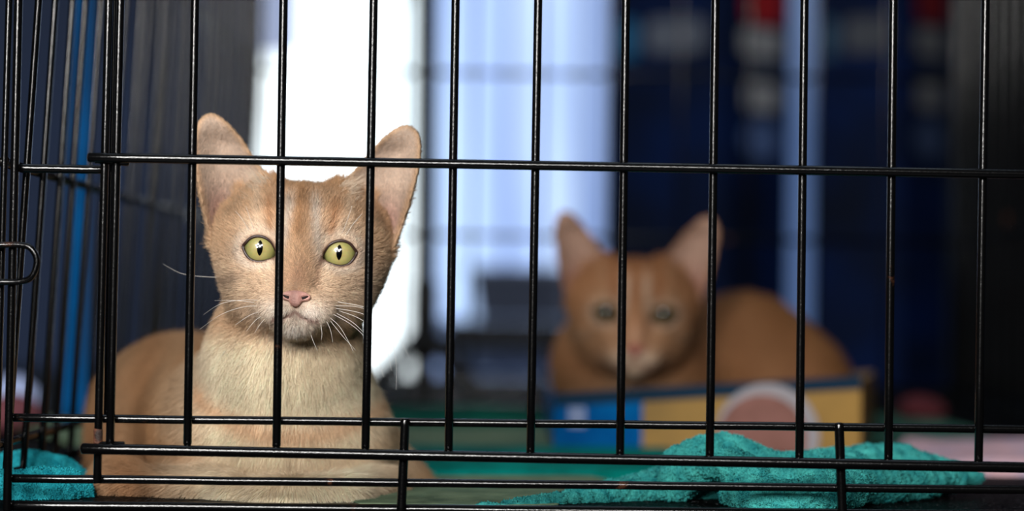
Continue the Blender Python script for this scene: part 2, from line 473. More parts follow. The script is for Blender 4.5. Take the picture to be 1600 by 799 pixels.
# -- left side panel
sp = empty('side_panel', parent=crate)
k = 0
for k in range(24):
    y = .036+k*.035
    jit = rng.normal(0, .0006)
    pts = [(xl(z)+jit, y, z) for z in np.linspace(0.004, ZT, 14)]
    tube('vertical_wire', pts, .00155, M_WIRE, sp, 10)
for z, r in ((.008, .0022), (.022, .0018), (.136, .002), (.262, .002), (.388, .002), (ZT, .0022)):
    tube('crossbar', [(xl(z)-.003, .004, z), (xl(z)-.003, YB, z)], r, M_WIRE, sp)
# -- right side panel
sp2 = empty('side_panel', parent=crate)
for k in range(24):
    y = .036+k*.035
    tube('vertical_wire', [(XR, y, .004), (XR, y, ZT)], .00155, M_WIRE, sp2, 8)
for z in (.008, .022, .136, .262, .388, ZT):
    tube('crossbar', [(XR+.003, .004, z), (XR+.003, YB, z)], .002, M_WIRE, sp2)
# -- back panel
bpn = empty('back_panel', parent=crate)
nb = 11
for k in range(nb):
    x = -.190+k*(XR+.190)/(nb-1)
    tube('vertical_wire', [(x, YB, .004), (x, YB, ZT)], .0013, M_WIRE, bpn, 8)
for z in (.008, .022, .136, .262, .388, .514, ZT):
    tube('crossbar', [(-.2, YB+.0035, z), (XR, YB+.0035, z)], .002, M_WIRE, bpn)
tube('corner_post', [(-.203, YB, .004), (-.199, YB, ZT)], .003, M_WIRE, bpn)
# -- top rim
tpn = empty('top_panel', parent=crate)
for a, b in (((-.2, 0, ZT), (XR, 0, ZT)), ((-.195, YB, ZT+.003), (XR, YB, ZT+.003))):
    tube('crossbar', [a, b], .002, M_WIRE, tpn)
for k in range(1, 16):
    x = -.195+k*(XR+.195)/16
    tube('top_wire', [(x, 0, ZT+.004), (x, YB, ZT+.004)], .0015, M_WIRE, tpn, 8)

# pan
pan_m = bpy.data.materials.new('pan_plastic'); pan_m.use_nodes = True
nt = pan_m.node_tree; b = nt.nodes['Principled BSDF']
b.inputs['Base Color'].default_value = L4((.03, .03, .032)); b.inputs['Roughness'].default_value = .45; b.inputs['Specular IOR Level'].default_value = .04
tc = nt.nodes.new('ShaderNodeTexCoord'); n = nt.nodes.new('ShaderNodeTexVoronoi'); n.inputs['Scale'].default_value = 420
bp = nt.nodes.new('ShaderNodeBump'); bp.inputs['Strength'].default_value = 1; bp.inputs['Distance'].default_value = .004
nt.links.new(tc.outputs['Object'], n.inputs['Vector']); nt.links.new(n.outputs['Distance'], bp.inputs['Height']); nt.links.new(bp.outputs['Normal'], b.inputs['Normal'])
g_ = nt.nodes.new('ShaderNodeTexNoise'); g_.inputs['Scale'].default_value = 750; g_.inputs['Detail'].default_value = 1
gr = nt.nodes.new('ShaderNodeValToRGB'); gr.color_ramp.elements[0].position = .70; gr.color_ramp.elements[1].position = .76
gr.color_ramp.elements[0].color = L4((.03, .03, .032)); gr.color_ramp.elements[1].color = L4((.62, .62, .64))  # pale flecks painted in for glints off the pebbled plastic
nt.links.new(tc.outputs['Object'], g_.inputs['Vector']); nt.links.new(g_.outputs['Fac'], gr.inputs['Fac']); nt.links.new(gr.outputs['Color'], b.inputs['Base Color'])
pan = tag(empty('crate_pan'), 'black pebbled plastic pan lying on the crate floor', 'tray')
box('pan_floor', (-.192, .012, -.003), (XR-.004, YB-.006, .0005), pan_m, pan)
gx, gy = np.meshgrid(np.linspace(-.192, XR-.004, 80), np.linspace(.012, .020, 6), indexing='ij')
V, Fc = tube_geo([(-.19, YB-.01, .002), (XR-.006, YB-.01, .002)], .0022); mesh_obj('pan_rim', V, Fc, pan_m, pan)

# ================================================================== CLOTHS
def terry_mat(name):
    return fur_material(name, .8, .1)
def blob_cloth(name, chains, h, base, fuzz, flen, frad, colA, colB, label, cat, Y_noise=1.4, kk=2.2, zcut=.8):
    """chains: list of polylines [(x,y,z,r)...] in mm"""
    allp = np.array([q[:3] for c in chains for q in c]); mr = max(q[3] for c in chains for q in c)+8
    f = Field(allp.min(0)-mr, allp.max(0)+mr, h)
    for c in chains:
        c = catmull(np.array(c, float), 5)
        for a, b in zip(c[:-1], c[1:]):
            f.cone(a[:3], b[:3], a[3], b[3], kk)
    V, Fq = f.mesh()
    N = smooth_normals(V, Fq)
    V = V + N*((vnoise(V, 14, 3)-.5)*Y_noise*2+(vnoise(V, 5, 4)-.5)*Y_noise+(vnoise(V, 2.4, 6)-.5)*Y_noise*.9)[:, None]
    V[:, 2] = np.where(V[:, 2] < zcut, zcut+(V[:, 2]-zcut)*.02, V[:, 2])
    o = mesh_obj(name, V/1000, Fq, terry_mat(name+'_fabric'))
    me = o.data
    def colf(p):
        t = np.clip(vnoise(p, 9, 11)*.6+rng.random(len(p))*.4, 0, 1)[:, None]
        return LC(colA)*(1-t)+LC(colB)*t
    ca = me.attributes.new('col', 'FLOAT_COLOR', 'POINT'); ca.data.foreach_set('color', np.c_[colf(V), np.ones(len(V))].astype(np.float32).ravel())
    na = me.attributes.new('nrm', 'FLOAT_VECTOR', 'POINT'); na.data.foreach_set('vector', N.astype(np.float32).ravel())
    tag(o, label, cat)
    if fuzz:
        p, n_ = sample_surface(V, Fq, fuzz, lambda c, n: ((c[:, 2] > zcut+.3)*np.clip(.35-n[:, 1], .15, 1)))
        n_ = n_+rng.normal(0, .45, n_.shape); n_ /= np.linalg.norm(n_, axis=1)[:, None]
        flow = rng.normal(0, 1, p.shape)
        hairs('terry_loops', p, n_, flow, flen*rng.uniform(.6, 1.3, len(p)), frad, colf(p), o, o.data.materials[0], 4, .5, .3)['kind'] = 'stuff'
    return o
def C(px, py, Y, r):
    q = P(px, py, Y/1000.)*1000; return (q[0], q[1], q[2]-.75*r, r)
tealA, tealB = (.0, .46, .50), (.36, .80, .76)
blob_cloth('towel', [
    [C(742, 795, 20, 1.5), C(830, 782, 32, 3.5), C(930, 764, 52, 6), C(1030, 748, 68, 7.5), C(1130, 738, 84, 9)],
    [C(930, 764, 66, 5), C(1030, 742, 84, 8), C(1110, 728, 92, 9)],
    [C(1050, 745, 60, 7), C(1062, 712, 62, 7.5), C(1100, 691, 70, 7), C(1150, 690, 74, 7), C(1190, 712, 72, 8), C(1260, 718, 72, 9), C(1330, 716, 76, 9)],
    [C(1068, 738, 62, 6), C(1090, 716, 54, 6), C(1130, 707, 48, 6), C(1165, 722, 46, 7), C(1180, 742, 40, 8)],
    [C(1240, 718, 95, 8), C(1320, 712, 100, 10), C(1390, 708, 104, 11), C(1450, 722, 106, 9), C(1530, 738, 108, 3)],
    [C(1150, 752, 46, 7), C(1190, 758, 26, 8), C(1230, 762, 22, 8), C(1290, 752, 28, 7), C(1340, 742, 45, 7)],
    [C(1170, 735, 52, 9), C(1260, 738, 50, 9), C(1340, 738, 60, 8), C(1430, 740, 80, 6), C(1500, 742, 95, 3)],
    [C(1270, 735, 80, 9), C(1370, 730, 86, 9), C(1460, 734, 98, 6)],
    ], .8, None, 90000, 1.0, .30, tealA, tealB, 'rumpled teal terry towel heaped at the front right of the crate', 'towel')
blob_cloth('towel', [
    [C(-40, 754, 30, 11), C(20, 748, 30, 11), C(80, 746, 34, 10.5), C(112, 756, 40, 9)],
    [C(-30, 725, 85, 10), C(40, 718, 90, 11), C(90, 728, 90, 10), C(130, 752, 86, 6)],
    ], 1.2, None, 26000, 1.0, .34, (.0, .48, .55), (.22, .74, .78), 'teal towel bunched in the left front corner of the crate', 'towel')

def sheet(name, outline_px, thick, colA, colB, label, cat, amp=2.0, scale=60, nx=70, Ybase=None, seed=1):
    """a cloth lying on the crate floor; outline given as (px, py) of points on the floor, four corners: near-left, near-right, far-right, far-left"""
    def fl(px, py):
        d = fwd + (px-800)/F*right + (399.5-py)/F*up
        t = -(CAM_Z-.001)/d[2]; q = np.array([0, CAM_Y, CAM_Z])+t*d; return q[:2]*1000
    c = [fl(*q) for q in outline_px]
    U, Vv = np.meshgrid(np.linspace(0, 1, nx), np.linspace(0, 1, nx), indexing='ij'); U = U.ravel()[:, None]; Vv = Vv.ravel()[:, None]
    xy = (c[0]*(1-U)+c[1]*U)*(1-Vv)+(c[3]*(1-U)+c[2]*U)*Vv
    q = np.c_[xy, np.zeros(len(xy))]
    wob = np.c_[vnoise(q, scale*1.3, seed+5)-.5, vnoise(q, scale*1.3, seed+6)-.5]*scale*.15
    edge = np.minimum(np.minimum(U, 1-U), np.minimum(Vv, 1-Vv)).ravel()
    z = 1.0+thick*smooth01(edge, -.001, .05)+amp*np.abs(vnoise(q*np.array([.5, 1, 1]), scale, seed)-.35)*2*smooth01(edge, 0, .12)
    top = np.c_[xy+wob, z]; bot = np.c_[xy+wob, np.full(len(z), .7)]
    V = np.r_[top, bot]; n_ = nx*nx; Fc = []
    id_ = lambda i, j: i*nx+j
    for i in range(nx-1):
        for j in range(nx-1):
            Fc.append((id_(i, j), id_(i+1, j), id_(i+1, j+1), id_(i, j+1)))
            Fc.append((n_+id_(i, j), n_+id_(i, j+1), n_+id_(i+1, j+1), n_+id_(i+1, j)))
    for i in range(nx-1):
        for j0 in (0, nx-1):
            a, b = id_(i, j0), id_(i+1, j0); Fc.append((a, b, n_+b, n_+a) if j0 else (b, a, n_+a, n_+b))
            a, b = id_(j0, i), id_(j0, i+1); Fc.append((b, a, n_+a, n_+b) if j0 else (a, b, n_+b, n_+a))
    o = mesh_obj(name, V/1000, Fc, mat(name+'_cloth', colA, .9, bump=.6, bscale=700, color2=colB, vscale=60, spec=.05))
    return tag(o, label, cat)
sheet('floor_mat', [(560, 789), (870, 789), (1090, 662), (-60, 652)], 1.0, (.46, .53, .42), (.38, .46, .37), 'grey-green mat spread flat under both cats', 'mat', .6, 120, seed=2)
sheet('blanket', [(560, 748), (1080, 748), (1060, 707), (600, 705)], 3.5, (.0, .50, .46), (.0, .42, .38), 'smooth teal blanket strip crossing the floor in front of the printed carton', 'blanket', 2, 70, seed=3)
sheet('blanket', [(560, 668), (860, 668), (860, 648), (480, 647)], 3.0, (.04, .34, .28), (.03, .26, .22), 'dark green blanket rolled out along the back of the crate', 'blanket', 5, 60, seed=4)
sheet('paper_sheet', [(1440, 742), (1790, 747), (1650, 694), (1400, 696)], 4, (.86, .70, .72), (.74, .66, .74), 'pink and white folded sheet at the right of the crate', 'sheet', 5, 50, seed=5)
sheet('blanket', [(1330, 694), (1560, 690), (1440, 655), (1310, 657)], 3, (.25, .42, .36), (.18, .32, .28), 'dull green cloth behind the pink sheet', 'blanket', 4, 50, seed=6)

# ================================================================== CATS
ginger, cream, white = LC((.88, .73, .585)), LC((.95, .86, .76)), LC((.97, .93, .89))
EAR = catmull([(9, 25), (13, 29), (18, 33.5), (23.7, 40.5), (27.6, 46), (32.2, 50.8), (37, 54.6), (41, 56), (44.6, 54.4), (46.8, 50), (47.3, 43), (46.6, 35), (44.3, 24), (42, 15), (39, 5), (34, -1), (26, 2), (17, 12), (10, 20)], 3, True)
EYE = catmull([(-8.1, -3.6), (-6.8, -.2), (-4.9, 3.0), (-1.9, 5.0), (1.4, 5.5), (4.4, 4.5), (6.4, 2.4), (7.6, .6), (6.4, -2.2), (4.4, -4.6), (1.5, -5.7), (-1.6, -5.5), (-4.6, -4.6), (-6.5, -4.1)], 3, True)
EYE = EYE*np.array([.93, .93])
EC = np.array([16.2, 6.0, 0.0]); ER = 9.2

def ear_depth(x, z):
    """depth (y) of the ear's cupped sheet at front-view position"""
    # medial and lateral edges at this height
    xm = np.interp(z, [0, 10, 22, 31, 40, 48, 56], [24, 15, 9, 14, 22, 28, 37])
    xr = np.interp(z, [0, 10, 22, 36, 46, 52, 56], [38, 41, 44, 46.5, 47, 45.6, 41])
    u = np.clip((x-xm)/np.maximum(xr-xm, 1), -.1, 1.1)
    cup = np.interp(z, [0, 15, 30, 45, 57], [13, 15, 13, 7, 2])
    tip = 1-smooth01(z, 43, 54)
    return 19+.10*(z-20)-4*u*u*tip-2.2*(1-tip)+cup*4*u*(1-u)*.8*tip+2

def build_head(f, X, hi=True):
    R, T, sc = X
    E = lambda c, r, k=6, mode='add': f.ell(c, r, k, mode, X)
    K = lambda a, b, ra, rb, k=6, mode='add': f.cone(a, b, ra, rb, k, mode, X)
    E((0, 31, 2), (34, 33, 25.8), 5)                   # skull
    E((0, 10, 12), (25, 13.5, 13), 8)                    # brow
    for s in (-1, 1):
        E((s*19.5, 19, -8), (13.2, 19, 15.5), 8)             # cheek
        E((s*24, 24, 7), (11.2, 16, 13.5), 8)
        E((s*10, 3, -13), (11, 11, 12), 6)               # mid face
        K((s*13, 10, -17), (s*8, -6, -23), 9, 7, 6)      # muzzle side
    K((0, 1, 5), (0, -11, -15.5), 7.8, 5.0, 6)           # bridge
    for s in (-1, 1):
        E((s*6.2, -8.6, -24), (8.0, 7.6, 6.2), 3.5)      # whisker pads
    E((0, -5, -29.8), (8.0, 7.5, 5.8), 4)                  # chin
    E((0, 12, -24), (17, 17, 11), 8)
    for s in (-1, 1):
        E((s*14.5, 15, -20), (12.0, 14, 11.5), 8)          # jowl
    for s in (-1, 1):
        E(s_(EC, s), (10.2, 10.2, 10.2), 3)              # lids
    # ears
    for s in (-1, 1):
        def fn(p, s=s):
            q = ((p-T)@R)/sc; x = q[..., 0]*s; z = q[..., 2]
            d2 = poly_dist(x, z, EAR)
            dy = np.abs(q[..., 1]-ear_depth(x, z))-1.15
            k0 = np.maximum(d2+.35, dy*.75)
            return (np.hypot(np.maximum(d2+.35, 0), np.maximum(dy*.75, 0))+np.minimum(k0, 0)-.25)*sc
        c = R@np.array([s*28, 26, 28])*sc+T
        f.apply(fn, c-38*sc, c+38*sc, 3.0)
        # concha hollow
        K((s*33, 15, 22), (s*37, 12, 12), 6.5, 4, 4, 'sub')
        E((s*15, 22, 20), (8, 11, 8), 7)               # medial ear base
    # eye openings
    for s in (-1, 1):
        def fn(p, s=s):
            q = ((p-T)@R)/sc; x = q[..., 0]*s-EC[0]; z = q[..., 2]-EC[2]
            return np.maximum(poly_dist(x, z, EYE), q[..., 1]-EC[1]-1)*sc
        c = R@s_(EC, s)*sc+T+R@np.array([0, -10., 0])*sc
        f.apply(fn, c-14*sc, c+14*sc, .6, 'sub')
    # mouth and philtrum
    K((0, -18.2, -22), (0, -16.5, -25), .55, .55, 1, 'sub')
    for s in (-1, 1):
        K((0, -16.0, -25.0), (s*4.5, -13.8, -27.4), .7, .6, 1, 'sub'); K((s*4.5, -13.8, -27.4), (s*9.5, -9.5, -28.0), .6, .5, 1, 'sub')

def s_(v, s): return np.array([v[0]*s, v[1], v[2]])

def head_color(q, n, tone):
    """fur colour by position on the head (head-local mm)"""
    x, y, z = q.T; ax = np.abs(x)
    gin, cre, whi = tone[:3]
    c = np.tile(gin, (len(q), 1))
    def mix(c, col, t): t = np.clip(t, 0, 1)[:, None]; return c*(1-t)+col*t
    g = lambda cx, cz, sx, sz: np.exp(-((ax-cx)/sx)**2-((z-cz)/sz)**2)
    front = smooth01(-y, -30, -8)
    # cheeks pale
    c = mix(c, cre, .55*g(24, -14, 16, 12))
    # muzzle and chin
    c = mix(c, whi, .75*g(6, -25, 10, 5.5)*front)
    c = mix(c, whi, .8*g(0, -33, 9, 5)*front)
    # pale around the eyes
    re = np.hypot(ax-16.2, z*1.15)
    c = mix(c, whi, .42*np.exp(-((re-8.8)/2.2)**2)*front)
    c = mix(c, cre, .55*g(17, 9, 8, 4)*front)
    # pale patch under the eye and beside the nose
    c = mix(c, cre, .5*g(10, -10, 4, 8)*front)
    # forehead stripes
    fh = smooth01(z, 1, 9)*front
    c = mix(c, gin*np.array([.80, .68, .55]), .85*np.exp(-((x+1.0)/2.6)**2)*fh)
    c = mix(c, whi, .60*np.exp(-((ax-6.2+.06*z)/2.0)**2)*smooth01(z, -3, 6)*(1-smooth01(z, 16, 26))*front)
    c = mix(c, gin*np.array([.74, .58, .46]), .8*np.exp(-((ax-10.8-.10*z)/1.9)**2)*smooth01(z, 5, 9)*(1-smooth01(z, 16, 24))*front)
    c = mix(c, cre, .45*np.exp(-((ax-15-.15*z)/2.0)**2)*smooth01(z, 8, 14)*(1-smooth01(z, 22, 28)))
    c = mix(c, gin*np.array([.72, .58, .42]), .6*smooth01(z, 19, 28)*(ax < 16))
    # nose bridge tan-pink
    c = mix(c, LC((.80, .62, .50)), .7*g(0, -11, 5, 7)*front)
    # tear stain by the inner corner
    c = mix(c, LC((.42, .28, .22)), .8*np.exp(-((ax-8.2)/1.4)**2-((z+4.6)/2.0)**2)*front)
    c = mix(c, LC((.62, .46, .36)), .5*np.exp(-((ax-7.4)/1.2)**2)*smooth01(-z, 3, 8)*(1-smooth01(-z, 12, 17))*front)
    # cheek stripe
    c = mix(c, LC((.62, .52, .44)), .6*np.exp(-((z+13+.35*(ax-26))/2.0)**2)*smooth01(ax, 19, 25)*(1-smooth01(ax, 31, 35)))
    dl = poly_dist(ax-EC[0], z-EC[2], EYE)
    c = mix(c, LC((.50, .34, .27)), .8*(1-smooth01(dl, .2, 1.3))*front)
    # mouth line
    ml = np.where(ax < 4.5, -25-.53*ax, -27.4-.12*(ax-4.5))
    c = mix(c, LC((.60, .42, .38)), .75*np.exp(-((z-ml)/.9)**2)*(ax < 9)*front)
    # whisker-root dots in rows
    return c

def make_cat(names, X, body, bounds, h, tone, nh_head, nh_body, label, hair_r, body_color, blur=False):
    R, T, sc = X
    root = tag(empty('cat', (float(T[0])/1000, float(T[1])/1000+.05, .003)), label, 'cat')
    root.location = (0, 0, 0)
    f = Field(bounds[0], bounds[1], h)
    body(f)
    build_head(f, X)
    V, Fq = f.mesh()
    V[:, 2] = np.maximum(V[:, 2], 3.2 if blur else .9)
    N = smooth_normals(V, Fq)
    loc = lambda p: ((p-T)@R)/sc
    def is_head(q):    # 1 on the head, fading to the body below and behind
        return (smooth01(q[:, 2], -44, -30)+smooth01(-q[:, 1], -6, 6)*smooth01(q[:, 2], -41, -35)).clip(0, 1)*(1-smooth01(q[:, 1], 48, 66))
    def ear_mask(q):
        ax = np.abs(q[:, 0]); d = poly_dist(ax, q[:, 2], EAR)
        near = np.abs(q[:, 1]-ear_depth(ax, q[:, 2])) < 3.2
        return (d < 1) & near & (q[:, 2] > np.where(ax < 30, 31-.3*(ax-9), 4))
    def color(p, n):
        q = loc(p); nl = n@R
        hm = is_head(q)[:, None]
        c = head_color(q, nl, tone)*hm+body_color(p, n)*(1-hm)
        em = ear_mask(q); inner = em & (nl[:, 1] < -.15)
        ax = np.abs(q[:, 0])
        deep = np.exp(-((ax-36)/6)**2-((q[:, 2]-14)/9)**2)[:, None]
        ci = LC((.87, .77, .69))*tone[3]*(1-deep)+LC((.82, .66, .60))*tone[3]*deep
        edge = smooth01(-poly_dist(ax, q[:, 2], EAR), 0, 3)[:, None]
        ci = ci*edge+tone[0]*(1-edge)
        return np.where(inner[:, None], ci, c)
    fm = fur_material(names+'_coat', .6, .2)
    o = mesh_obj('body', V/1000, Fq, fm, root)
    cb = color(V, N)*.82
    ca = o.data.attributes.new('col', 'FLOAT_COLOR', 'POINT'); ca.data.foreach_set('color', np.c_[cb, np.ones(len(V))].astype(np.float32).ravel())
    na = o.data.attributes.new('nrm', 'FLOAT_VECTOR', 'POINT'); na.data.foreach_set('vector', N.astype(np.float32).ravel())
    # --- fur
    Vn = V
    def wgt(c, n):
        q = loc(c); hm = is_head(q); em = ear_mask(q)
        re = np.hypot((np.abs(q[:, 0])-16.2)/7.4, q[:, 2]/5.9)
        hole = ((np.abs(q[:, 0])-0 > 6) & (re < 1.0) & (q[:, 1] < 14))
        nose = (np.abs(q[:, 0]) < 5.0) & (q[:, 2] < -16.8) & (q[:, 2] > -21.8) & (q[:, 1] < -12)
        fr = np.clip(.75-n[:, 1], .12, 1)
        w_ = fr*np.where(em & (q[:, 2] > 24), .6, 1)
        return w_*(~hole)*(~nose)*(c[:, 2] > 1.6), hm
    for part, cnt in (('head', nh_head), ('body', nh_body)):
        p, n = sample_surface(V, Fq, cnt, lambda c, n: (lambda a: a[0]*(a[1] if part == 'head' else (1-a[1])+1e-9))(wgt(c, n)))
        q = loc(p); em = ear_mask(q)
        nose_pt = np.array([0, -19., -15.])
        flow = (q-nose_pt); flow[:, 1] *= .7
        # muzzle: sideways and down
        mz = np.exp(-((q[:, 2]+26)/6)**2)*(q[:, 1] < 8)
        flow[:, 0] += mz*np.sign(q[:, 0])*6; flow[:, 2] -= mz*10
        flow /= np.linalg.norm(flow, axis=1)[:, None]
        eflow = np.stack([np.sign(q[:, 0])*.35, 0*q[:, 0], np.ones(len(q))], 1)
        flow = np.where(em[:, None], eflow, flow)
        flow = flow@R.T
        tuft = np.stack([vnoise(q, 3.2, 31)-.5, 0*q[:, 0], vnoise(q, 3.2, 32)-.5], 1)
        flow = flow+tuft*1.1
        hm = is_head(q)[:, None]
        back = p-T; back[:, 2] = 0
        bf = np.stack([back[:, 0]*.012, np.clip(back[:, 1]*.012, 0, 1.5), -np.ones(len(p))], 1)
        flow = flow*hm+bf*(1-hm)
        dn = np.linalg.norm(q-nose_pt, axis=1)
        Lh = np.interp(dn, [0, 6, 16, 30, 45, 60], [.7, 1.0, 2.0, 3.4, 4.6, 5.5])
        Lb = 6.5
        hl = Lh*hm[:, 0]+Lb*(1-hm[:, 0])
        hl = np.where(em, np.where(q[:, 2] > 30, 1.3, 2.4), hl)
        re = np.hypot(np.abs(q[:, 0])-16.2, q[:, 2]*1.15)
        hl = np.where(re < 11, np.minimum(hl, 1.1+np.clip(re-7, 0, 4)*.4), hl)
        hl *= rng.uniform(.65, 1.25, len(p))*sc
        col = color(p, n)*np.clip(rng.normal(1.0, .20 if part == 'head' else .10, len(p)), .45, 1.45)[:, None]
        # clumped streaks
        col *= (1+.22*(vnoise(q*np.array([1, .3, .35]), 2.6, 21)-.5))[:, None]
        lift = np.where(em, .15, .30)
        hairs('fur', p, n, flow, hl, hair_r*rng.uniform(.7, 1.3, len(p))*(1 if part == 'head' else .9), np.clip(col, 0, 1), root, fm, 5, lift, .16)['kind'] = 'stuff'
    # tufts reaching across the ear openings
    if nh_head > 50000:
        pp, dd = [], []
        for s in (-1, 1):
            for _ in range(420):
                t = rng.random(); z = 12+t*18; x = np.interp(z, [12, 22, 31], [19, 15, 18])+rng.normal(0, 2.0)
                pp.append((s*x, 12+rng.normal(0, 1.5)+.15*(z-12), z)); dd.append((s*(1.0+rng.normal(0, .2)), .1, .55+rng.normal(0, .3)))
        pp, dd = np.array(pp), np.array(dd)
        n = np.tile(R@np.array([0, -1., .2]), (len(pp), 1))
        hairs('ear_tuft', (pp*sc)@R.T+T, n, dd@R.T, rng.uniform(6, 11, len(pp)), .06, np.tile(tone[1], (len(pp), 1))*rng.uniform(.6, 1, (len(pp), 1)), root, fm, 7, .22, .12)['kind'] = 'stuff'
    # --- eyes
    iris = bpy.data.materials.new(names+'_iris'); iris.use_nodes = True; nt = iris.node_tree; b = nt.nodes['Principled BSDF']; L = nt.links.new
    tc = nt.nodes.new('ShaderNodeTexCoord'); sx = nt.nodes.new('ShaderNodeSeparateXYZ'); L(tc.outputs['Object'], sx.inputs[0])
    cmb = nt.nodes.new('ShaderNodeCombineXYZ'); L(sx.outputs['X'], cmb.inputs['X']); L(sx.outputs['Z'], cmb.inputs['Y'])
    ln = nt.nodes.new('ShaderNodeVectorMath'); ln.operation = 'LENGTH'; L(cmb.outputs[0], ln.inputs[0])
    mr = nt.nodes.new('ShaderNodeMapRange'); mr.inputs['From Max'].default_value = .0085*sc; L(ln.outputs['Value'], mr.inputs['Value'])
    cr = nt.nodes.new('ShaderNodeValToRGB'); e = cr.color_ramp.elements
    e[0].position = 0; e[0].color = L4((.70, .63, .36)); e[1].position = 1; e[1].color = L4((.10, .06, .05))
    for pos, cc in ((.35, (.74, .69, .43)), (.6, (.61, .59, .35)), (.72, (.40, .39, .22)), (.80, (.16, .13, .08))):
        q = e.new(pos); q.color = L4(cc)
    L(mr.outputs[0], cr.inputs['Fac'])
    # fibres of the iris
    nz = nt.nodes.new('ShaderNodeTexNoise'); nz.inputs['Scale'].default_value = 900; nz.inputs['Detail'].default_value = 3; L(tc.outputs['Object'], nz.inputs['Vector'])
    mm_ = nt.nodes.new('ShaderNodeMix'); mm_.data_type = 'RGBA'; mm_.blend_type = 'MULTIPLY'; mm_.inputs['Factor'].default_value = .35
    L(cr.outputs['Color'], mm_.inputs[6]); L(nz.outputs['Color'], mm_.inputs[7]); L(mm_.outputs[2], b.inputs['Base Color'])
    b.inputs['Roughness'].default_value = .35; b.inputs['Coat Weight'].default_value = .0 if blur else 1; b.inputs['Specular IOR Level'].default_value = .05 if blur else .5; b.inputs['Coat Roughness'].default_value = .02
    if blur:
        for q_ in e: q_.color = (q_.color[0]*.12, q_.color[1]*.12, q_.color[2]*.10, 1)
    pup = mat(names+'_pupil', (.01, .01, .012), .03, coat=1)
    lidm = mat(names+'_lid_skin', (.20, .12, .10), .35)
    for s in (-1, 1):
        ctr = R@s_(EC, s)*sc+T
        # eyeball
        nu, nv = 48, 24; V2, F2 = [], []
        for i in range(nv+1):
            th = math.pi*i/nv
            for j in range(nu):
                ph = 2*math.pi*j/nu
                V2.append(np.array([math.sin(th)*math.cos(ph), -math.cos(th), math.sin(th)*math.sin(ph)])*ER*sc/1000)
        for i in range(nv):
            for j in range(nu):
                F2.append((i*nu+j, i*nu+(j+1) % nu, (i+1)*nu+(j+1) % nu, (i+1)*nu+j))
        eb = mesh_obj('eye', V2, F2, iris, root)
        M4 = Matrix([list(R[i])+[ctr[i]/1000] for i in range(3)]+[[0, 0, 0, 1]])
        eb.matrix_basis = M4
        # pupil: pointed slit hugging the eyeball
        V2, F2 = [], []; NR, NT = 4, 32
        for i in range(NR+1):
            for j in range(NT):
                t = 2*math.pi*j/NT
                zz = 3.2*math.sin(t); xx = 1.2*math.copysign(abs(math.cos(t))**1.25, math.cos(t))
                xx, zz = xx*i/NR+.0*s, zz*i/NR+.3
                rr = ER+.06
                V2.append(np.array([xx, -math.sqrt(rr*rr-xx*xx-zz*zz), zz])*sc/1000)
        for i in range(NR):
            for j in range(NT):
                F2.append((i*NT+j, i*NT+(j+1) % NT, (i+1)*NT+(j+1) % NT, (i+1)*NT+j))
        mesh_obj('pupil', V2, F2, pup, eb)
        # lid margin
        ring = []
        for (ex, ez) in EYE:
            ex_, ez_ = ex*1.0, ez*1.0; rr = ER+.55
            rho2 = min(ex_*ex_+ez_*ez_, rr*rr-4)
            q = np.array([(EC[0]+ex_)*s, EC[1]-math.sqrt(rr*rr-rho2), EC[2]+ez_]); ring.append(R@q*sc+T)
        ring.append(ring[0]); ring.append(ring[1])
        V2, F2 = tube_geo(np.array(ring)/1000, .00060*sc, 8, False); mesh_obj('eyelid_margin', V2, F2, lidm, root)
    # --- nose pad
    f2 = Field((-8, -24, -27), (8, -8, -10), .3)
    f2.ell((0, -15.9, -18.0), (4.2, 2.0, 1.7), 1.5); f2.ell((0, -16.5, -20.2), (2.5, 2.2, 2.8), 1.8)
    for s in (-1, 1):
        f2.ell((s*3.9, -15.6, -18.9), (2.2, 2.1, 1.6), 1.4)
        f2.cone((s*2.9, -18.0, -19.2), (s*5.0, -17.0, -18.4), .75, .5, .5, 'sub')
    f2.cone((0, -19.2, -19.5), (0, -18.6, -23), .25, .25, .5, 'sub')
    Vn2, Fn2 = f2.mesh()
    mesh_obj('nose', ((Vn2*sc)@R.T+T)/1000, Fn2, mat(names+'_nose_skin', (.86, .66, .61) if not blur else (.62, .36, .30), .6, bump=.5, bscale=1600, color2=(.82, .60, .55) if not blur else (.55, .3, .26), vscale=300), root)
    nd = mat(names+'_nostril', (.13, .06, .05), .7)
    for s in (-1, 1):
        q = [np.array([s*2.8, -17.35, -19.3]), np.array([s*4.0, -17.0, -19.0]), np.array([s*5.2, -16.3, -18.4])]
        V2, F2 = tube_geo([(R@a*sc+T)/1000 for a in q], [.0006*sc, .00055*sc, .0003*sc], 8); mesh_obj('nostril', V2, F2, nd, root)
    return root, V

def rot(roll=0, pitch=0, yaw=0):
    cr, sr = math.cos(roll), math.sin(roll); cp, sp_ = math.cos(pitch), math.sin(pitch); cy, sy = math.cos(yaw), math.sin(yaw)
    Ry = np.array([[cr, 0, sr], [0, 1, 0], [-sr, 0, cr]]); Rx = np.array([[1, 0, 0], [0, cp, -sp_], [0, sp_, cp]]); Rz = np.array([[cy, -sy, 0], [sy, cy, 0], [0, 0, 1]])
    return Rz@Ry@Rx

